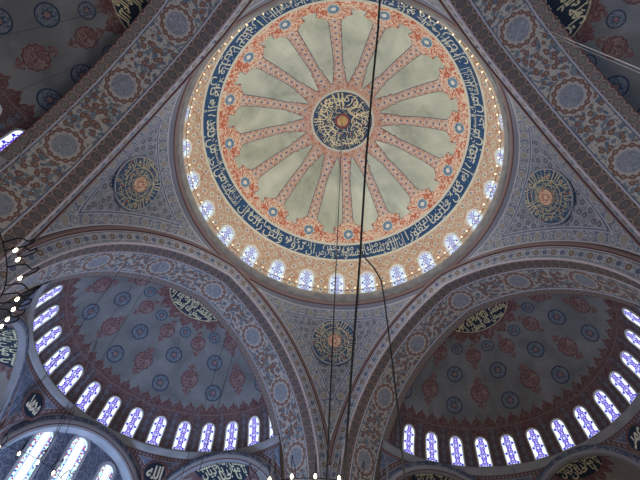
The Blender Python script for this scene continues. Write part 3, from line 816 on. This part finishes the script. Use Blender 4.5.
def exedra(c, dd, ro, ri, zs, name, lab, ang, tymp=False):
    root = empty(name, (0, 0, 0), ang); ph = rad(c)
    def loc(a, b, z): return Vector((XC+a*cos(ph)-b*sin(ph), a*sin(ph)+b*cos(ph), z))
    T0 = rad(16) if abs(c) > 1 or tymp else rad(2); N = 60
    ang_t = [T0+(pi-2*T0)*i/N for i in range(N+1)]
    mb = MB(); sec = [(dd+.05, ro), (dd-.08, ro-.02), (dd-.08, (ro+ri)/2), (dd-.02, ri+.02), (dd, ri)]
    L = [0]
    for p, q in zip(sec, sec[1:]): L.append(L[-1]+sqrt((p[0]-q[0])**2+(p[1]-q[1])**2))
    mb.grid(lambda i, j: loc(sec[j][0], sec[j][1]*cos(ang_t[i]), zs+sec[j][1]*sin(ang_t[i])), N+1, 5, lambda i, j: (ang_t[i]*ro, L[j])); mb.build('arch_band', M_band2, root)
    dep = 1.0 if tymp else .35
    ft = [pi*i/N for i in range(N+1)]
    mb = MB(); mb.grid(lambda i, j: loc(dd+dep*j, ri*cos(ft[i]), zs+ri*sin(ft[i])), N+1, 2, lambda i, j: (ft[i]*ri, dep*j)); mb.build('arch_soffit', M_corn2, root)
    if not tymp:
        sp = Sph((0, 0, zs), ri)
        mb = MB(); nb, na_ = 40, 48
        def P(i, j):
            a = -pi/2+pi*i/na_; e = pi/2*j/nb; return loc(dd+dep+ri*cos(e)*cos(a), ri*cos(e)*sin(a), zs+ri*sin(e))
        mb.grid(P, na_+1, nb+1, lambda i, j: (i*.3, j*.3))
        mb.grid(lambda i, j: loc(dd+dep+ri*cos(-pi/2+pi*i/na_), ri*sin(-pi/2+pi*i/na_), zs-6*(1-j)), na_+1, 2, lambda i, j: (i*.3, j*6))
        mb.build('quarter_dome', M_exedra, root)
        SX = Sph((0, 0, 0), ri)
        class XM:
            def ex(s, az, el, u, v, off=0.0):
                q = SX.ex(0, rad(90), u, v, off)
                if q.x < .02: q = Vector((.02, q.y, sqrt(max((ri-.03)**2-q.y*q.y, 0)))) 
                return loc(dd+dep+q.x, q.y, zs+q.z)
        X = XM(); RR = ri*.42
        mb = MB(); fan(mb, lambda u, v: X.ex(0, 0, u, v, .03), lambda w: RR*1.15+RR*.3*abs(cos(8*w)), 128, 2, r0=.6); mb.build('spiky_border', M_crownred, root)
        mb = MB(); fan(mb, lambda u, v: X.ex(0, 0, u, v, .05), lambda w: RR, 48, 3); k = mb.build('calligraphy_disc', M_navy2, root)
        mb = MB()
        for tx, x0, x1, y0, y1 in (('يا حنان', -.55, .55, -.9, -.35), ('يا منان يا ديان', -.85, .85, -.6, .0), ('سبحان الله وبحمده', -.9, .9, -.25, .35), ('الله أكبر', -.7, .7, .2, .85)):
            row_text(mb, X, 0, 0, tx, x0*RR, x1*RR, y0*RR, y1*RR, .08, .02)
        mb.build('lettering', M_gold2, k, smooth=False)
    tag(root, lab, 'exedra' if not tymp else 'tympanum', 'small arched recesses under the half domes')
    return root
semi_low = {}
labels = {'+x': 'dim grey half dome with red and blue painted medallions, at the lower right', '+y': 'blue-lit half dome with red and blue painted medallions, at the lower left',
          '-x': 'dark half dome cut off by the upper left corner', '-y': 'darkest half dome, cut off by the upper right corner'}
roots = {}
for i, (sd, ang) in enumerate(SIDES.items()):
    o = semi if i == 0 else copy_tree(semi)
    o.rotation_euler = (0, 0, ang); tag(o, labels[sd], 'half dome', 'four half domes round the great dome'); roots[sd] = o
for sd in ('+x', '+y'): lower_zone('tymp' if sd == '+y' else 'x', roots[sd])
# small name medallions between the arches
class CylMap:
    def __init__(s, az, z, r): s.az, s.z, s.r = az, z, r
    def ex(s, az, el, u, v, off=0.0):
        a = s.az-u/s.r; r = s.r-off-.07*v; return Vector((XC+r*cos(a), r*sin(a), s.z+v))
for sd, az, z, tx in (('+y', 32.0, 22.6, 'محمد'), ('+y', -30.5, 22.7, 'الله'), ('+x', -29.0, 22.85, 'عمر'), ('+x', 28.5, 22.6, 'علي')):
    C_ = CylMap(rad(az), z, 10.08); mb = MB()
    fan(mb, lambda u, v: C_.ex(0, 0, u, v, .12), lambda w: .82, 36, 2); k = mb.build('name_medallion', M_navy2, roots[sd])
    mb = MB(); fan(mb, lambda u, v: C_.ex(0, 0, u, v, .1), lambda w: 1.02, 36, 2, r0=.8); mb.build('medallion_rim', M_crownred, k)
    mb = MB(); row_text(mb, C_, 0, 0, tx, -.6, .6, -.5, .55, .15, .03); mb.build('lettering', M_cream, k, smooth=False)
for c, dd, ro, ri, zs in arcs_for('x'):
    exedra(c, dd, ro, ri, zs, 'exedra', {0: 'grey quarter-dome recess with calligraphy disc under the middle of the lower right half dome', 64: '', 60: 'small recess with calligraphy disc under the lower right half dome, beside central pier', -60: 'recess at the outer end of the lower right half dome, on the right edge'}[int(c)], 0)
for c, dd, ro, ri, zs in arcs_for('tymp'):
    exedra(c, dd, ro, ri, zs, 'tympanum_bay' if c == 0 else 'exedra', {0: 'blue arched wall bay with three tall bright windows under the lower left half dome', 64: 'grey recess with gold lettering at the far left edge below the half dome windows', -60: 'small recess with calligraphy disc under the lower left half dome, beside central pier'}[int(c)], pi/2, tymp=(c == 0))
# tympanum wall with big windows (side +y)
TY = XC+9.55+.95
mb = MB(); N = 40
bay = [o for o in bpy.data.objects if o.name.startswith('tympanum_bay')][0]
mb.grid(lambda i, j: Vector((TY, 5.41*cos(pi*i/N)*j/8 if True else 0, 18.17+5.41*sin(pi*i/N)*j/8)), N+1, 9, lambda i, j: (5.41*cos(pi*i/N)*j/8, 5.41*sin(pi*i/N)*j/8))
mb.grid(lambda i, j: Vector((TY, -5.41+10.82*i/4, 8+10.17*j/4)), 5, 5, lambda i, j: (-5.41+10.82*i/4, 8+10.17*j/4))
mb.build('tympanum_wall', M_tymp, bay)
Z90 = Matrix.Rotation(pi/2, 3, 'Z')
class FlatMap:
    def __init__(s, p): s.p = Vector(p)
    def uv(s, az, el, u, v, off=0.0): return Z90 @ (s.p+Vector((-off, -u, v)))
BIG = []
for (px, py, hw, nm) in ((49, 430, .56, 'tallest left one of the three bright multicolour windows in the blue wall bay'), (83, 439, .6, 'middle one of the three bright multicolour windows, with a yellow top'), (109, 466, .5, 'smallest right one of the three bright multicolour windows, mostly below the frame')):
    v = ray(px, py); tt = (TY-CAM.y)/v.y; P = CAM+v*tt      # local: a=y , b=-x
    wn += 1; h = 4.6
    F = FlatMap((TY-.03, -P.x, P.z-h)); O = Z90 @ F.p
    r = make_window(F, 0, 0, hw, h, .2, M_gbig, M_frame2, 'window_%d' % wn, O, .1)
    tag(r, nm, 'window', 'tall bright windows of the blue bay', 'structure')
# half dome windows : 13 each side
ewb = asin((24.94-ZC)/R_S)
for sd, ang in SIDES.items():
    Rm = Matrix.Rotation(ang, 3, 'Z'); Sp = Sph(Rm @ Vector((XC, 0, ZC)), R_S)
    for k in (range(13) if sd == '+x' else range(-1, 13) if sd == '+y' else range(14)):
        azl = (6-k)*.2156 if sd == '+x' else -(6-k)*.2156 
        if sd == '-x': azl = (6-k)*.2156
        Pm = Sp.pt(azl+ang, ewb+.12)
        edge_on = sd == '-x' and k >= 11
        if not (inframe(Pm, 10) or edge_on): continue
        if sd in ('-x', '-y') and not edge_on:
            Pm = Sp.pt(azl+ang, ewb+.2)
            # keep only those not hidden by the great arch
            loc_ = Rm.inverted() @ (Pm-CAM); cl = Rm.inverted() @ CAM; tt = (A0+4.2-cl.x)/loc_.x; y = cl.y+loc_.y*tt; z = cl.z+loc_.z*tt
            rho = RHO-1.04
            if (abs(y)+EE)**2+(z-ZS)**2 > (rho+.3)**2 and z > ZS: continue
        wn += 1; O = Sp.pt(azl+ang, ewb)
        r = make_window(Sp, azl+ang, ewb, .47, 10.15*(asin((27.1-ZC)/R_S)-ewb), .1, M_gsemi, M_frame, 'window_%d' % wn, O, .08)
        if sd == '+x': lab = 'violet-blue pointed window of the lower right half dome, %s from the central pier' % ORD[k+1]
        elif k < 0: lab = 'sliver of a window beside the central pier, at the end of the lower left half dome'
        elif sd == '+y': lab = 'violet-blue pointed window of the lower left half dome, %s from the central pier' % ORD[k+1]
        else: lab = 'dim window at the edge of the %s half dome, %s in its row' % (WHERE[sd], ORD[k+1])
        tag(r, lab, 'window', 'windows round the half domes', 'structure')

# ================================================================== ROOM SHELL
def box_obj(name, lo, hi, mat, lab, cat):
    mb = MB(); mb.box(lo, hi); return tag(mb.build(name, mat, None, smooth=False), lab, cat, None, 'structure')
box_obj('floor', (-34, -34, -.3), (34, 34, 0), M_carpet, 'red carpeted floor of the prayer hall', 'floor')
for nm, lo, hi in (('wall_east', (33, -34, 0), (34, 34, 22)), ('wall_west', (-34, -34, 0), (-33, 34, 22)), ('wall_north', (-34, 33, 0), (34, 34, 22)), ('wall_south', (-34, -34, 0), (34, -33, 22))):
    box_obj(nm, lo, hi, M_wall, 'outer plaster wall of the prayer hall, %s side' % nm.split('_')[1], 'wall')
for sx in (-1, 1):
    for sy in (-1, 1):
        mb = MB(); c = (sx*14.3, sy*14.3, 0)
        mb.lathe(c, [(2.5, 0), (2.5, 14), (2.62, 14.1), (2.62, 14.6), (2.75, 15.2), (2.75, 17)], 40)
        tag(mb.build('pillar', M_pier, None), 'round pier standing under the %s pendentive' % {(1, 1): 'bottom', (-1, 1): 'left', (1, -1): 'right', (-1, -1): 'top'}[sx, sy], 'pillar', None, 'structure')

# ================================================================== CHANDELIERS, WIRES
def chandelier(name, c, r, angs, lab, hook=.17, lamp_r=.015):
    c = Vector(c); root = tag(empty(name, c), lab, 'chandelier', 'iron ring chandeliers hung low over the hall')
    mb = MB(); mb.tube([(r*.88*cos(2*pi*i/72), r*.88*sin(2*pi*i/72), .1) for i in range(72)], .006 if r > 1 else .003, 6, closed=True); mb.build('ring', M_iron, root)
    for k in range(3):
        a = 2*pi*k/3+.9; mb = MB(); mb.tube([(r*.88*cos(a), r*.88*sin(a), .1), (0.03*cos(a), .03*sin(a), 2.8)], .004, 4); mb.build('stay_rod', M_iron, root)
    mb = MB(); mb.tube([(0, 0, 2.7), (0, 0, 33-c.z)], .004, 4); mb.build('hanging_chain', M_wire, root)
    for i, w in enumerate(angs):
        w = rad(w); e = Vector((cos(w), sin(w), 0)); dz = .0
        mb = MB(); pts = [e*(r*.88)+Vector((0, 0, .1)), e*(r*.95)+Vector((0, 0, .2)), e*(r+.02)+Vector((0, 0, hook*.95)), e*(r+hook*.33)+Vector((0, 0, hook*1.25)), e*(r+hook*.42)+Vector((0, 0, hook*.9)), e*(r+hook*.2)+Vector((0, 0, hook*.45)), e*r+Vector((0, 0, .05))]
        # smooth
        sp = []
        for j in range(len(pts)-1):
            p0, p1, p2, p3 = pts[max(j-1, 0)], pts[j], pts[j+1], pts[min(j+2, len(pts)-1)]
            for t in (0, .33, .66):
                sp.append(.5*((2*p1)+(p2-p0)*t+(2*p0-5*p1+4*p2-p3)*t*t+(3*p1-p0-3*p2+p3)*t**3))
        sp.append(pts[-1]); mb.tube(sp, .008 if r == 1.43 else .005, 5); mb.build('hook_arm', M_iron, root)
        mb = MB(); mb.lathe(e*r, [(.001, -lamp_r*1.3), (lamp_r*.7, -lamp_r), (lamp_r, 0), (lamp_r*.8, lamp_r), (.008, lamp_r*1.8)], 10); mb.build('glass_lamp', M_bulb, root)
    return root
def to_ang(c, pts): return [degrees(atan2(p.y-c[1], p.x-c[0])) for p in pts]
c1 = (-11.3, -5.4, 5.0)
a1 = to_ang(c1, [at_z(x, y, 5) for x, y in ((2, 249), (18, 260), (14, 277), (23, 302), (16, 311), (7.5, 320), (0, 326))])
chandelier('chandelier', c1, 1.43, a1+[a1[-1]+9*i for i in range(1, 32)], 'iron ring chandelier with curled hook arms and bright lamps at the left edge')
c2 = (-8.55, -2.55, 5.0); rnd = [-12-15*i for i in range(24)]
chandelier('chandelier', c2, .95, rnd, 'small iron chandelier, its clustered lamps in the bottom left corner before bright windows', .15, .015)
c3 = (-4.9, -4.9, 5.0)
chandelier('chandelier', c3, 1.6, [225+10.4*i-2 for i in range(-17, 17)], 'iron ring chandelier of which hooks and lamps peep over the bottom edge', .2, .018)

def wire(name, pts, r, mat, lab, cat, group=None, n=6):
    p0 = Vector(pts[-1]); mb = MB(); mb.tube([Vector(p)-p0 for p in pts], r, n)
    o = mb.build(name, mat); o.location = p0; return tag(o, lab, cat, group)
wire('dome_chain', [(0, 0, 45.7), (0, 0, 25), (0, 0, 6)], .03, M_iron, 'thin dark chain hanging from the brass boss at the crown of the great dome', 'chain')
# black power cable : uniform distance
def cpts(L): return [CAM+ray(x, y)*d for x, y, d in L]
wire('power_cable', cpts([(383, -60, 17), (381, -20, 16.6), (378, 30, 16), (372, 90, 15.6), (366, 160, 15), (362, 225, 14.6), (360.5, 252, 14.4), (357, 300, 14), (353, 350, 13.8), (348, 420, 13.4), (343, 485, 13)]), .033, M_black, 'thick black cable crossing the great dome from top to bottom', 'cable')
wire('branch_cable', cpts([(361, 252, 14.4), (366, 259, 14.3), (374, 268, 14.2), (381, 280, 14.1), (384, 297, 14), (389, 335, 13.7), (395, 385, 13.4), (400, 430, 13.2), (405, 485, 13)]), .024, M_black, 'thinner black cable that leaves the thick one below the dome inscription, curving right', 'cable')
for (x, y, z0, mt, where, rr) in ((169, 248, 31.6, M_wire, 'crossing the lower left great arch, right of another wire', .016), (139, 244, 31.2, M_wire, 'crossing the crown of the lower left great arch at its far side', .016),
        (251.5, 290, 31.8, M_wire, 'crossing the lower left great arch near the great dome', .02), (238, 300, 31.9, M_wire, 'just beside the wire nearest the great dome', .018),
        (546, 30, 31.9, M_litwire, 'shining bright before the upper right half dome', .022), (521, 22, 32.0, M_litwire, 'shorter and fainter, low over the upper right arch', .007),
        (107, 10, 31.9, M_wire, 'drawn across the upper left half dome near its crown', .012), (128, 44, 31.6, M_wire, 'drawn across the upper left half dome beside the great arch', .014),
        (466, 318, 31.8, M_wire, 'faint on the lower right half dome', .012)):
    P = at_z(x, y, z0); wire('suspension_wire', [P, (P.x, P.y, 20), (P.x, P.y, 5.5)], rr, mt, 'thin vertical wire '+where, 'wire', None, 5)

# ================================================================== LIGHT
W = bpy.data.worlds.new('world'); SC.world = W; W.use_nodes = True
bg = W.node_tree.nodes['Background']; bg.inputs[0].default_value = (.6, .7, 1, 1); bg.inputs[1].default_value = .0
def area(name, loc, tgt, sx, sy, e, col):
    l = bpy.data.lights.new(name, 'AREA'); l.shape = 'RECTANGLE'; l.size = sx; l.size_y = sy; l.energy = e; l.color = col
    o = bpy.data.objects.new(name, l); COL.objects.link(o); o.location = loc
    d = Vector(tgt)-Vector(loc); o.rotation_euler = d.to_track_quat('-Z', 'Y').to_euler(); return o
def point(name, loc, e, col, r=.3):
    l = bpy.data.lights.new(name, 'POINT'); l.energy = e; l.color = col; l.shadow_soft_size = r
    o = bpy.data.objects.new(name, l); COL.objects.link(o); o.location = loc; return o
# daylight entering through the lower wall windows (wide banks of glazing low in the outer walls)
area('window_daylight_north', (0, 32.5, 9), (0, 0, 22), 30, 9, 4200, (.8, .86, 1))
area('window_daylight_east', (32.5, 0, 9), (0, 0, 22), 30, 9, 2600, (.8, .86, 1))
area('window_daylight_west', (-32.5, 0, 9), (0, 0, 22), 30, 9, 2600, (.85, .9, 1))
area('window_daylight_south', (0, -32.5, 9), (0, 0, 22), 30, 9, 6000, (.6, .74, 1))
area('bay_fill_light', (0, 25.8, 11), (0, 17, 33), 9, 5, 6000, (.42, .6, 1))  # blue fill added below the bay windows to brighten the half dome
# glow of the lamps hanging low over the carpet
area('chandelier_glow', (0, 0, 5.5), (0, 0, 40), 14, 14, 1800, (1, .86, .68))
# light of the gallery lamps and dome windows
for k in range(14):
    a = 2*pi*k/14+.1; P = Vector((8.2*cos(a), 8.2*sin(a), 35.6))
    point('gallery_glow', P, 230, (1, .93, .8), .25)

SC.view_settings.view_transform = 'Standard'; SC.view_settings.look = 'None'; SC.view_settings.gamma = 1
SC.view_settings.exposure = 0.0
SC.view_settings.use_curve_mapping = False
SC.cycles.use_denoising = True
SC.cycles.max_bounces = 6; SC.cycles.diffuse_bounces = 3; SC.cycles.sample_clamp_indirect = 6
SC.cycles.use_light_tree = True
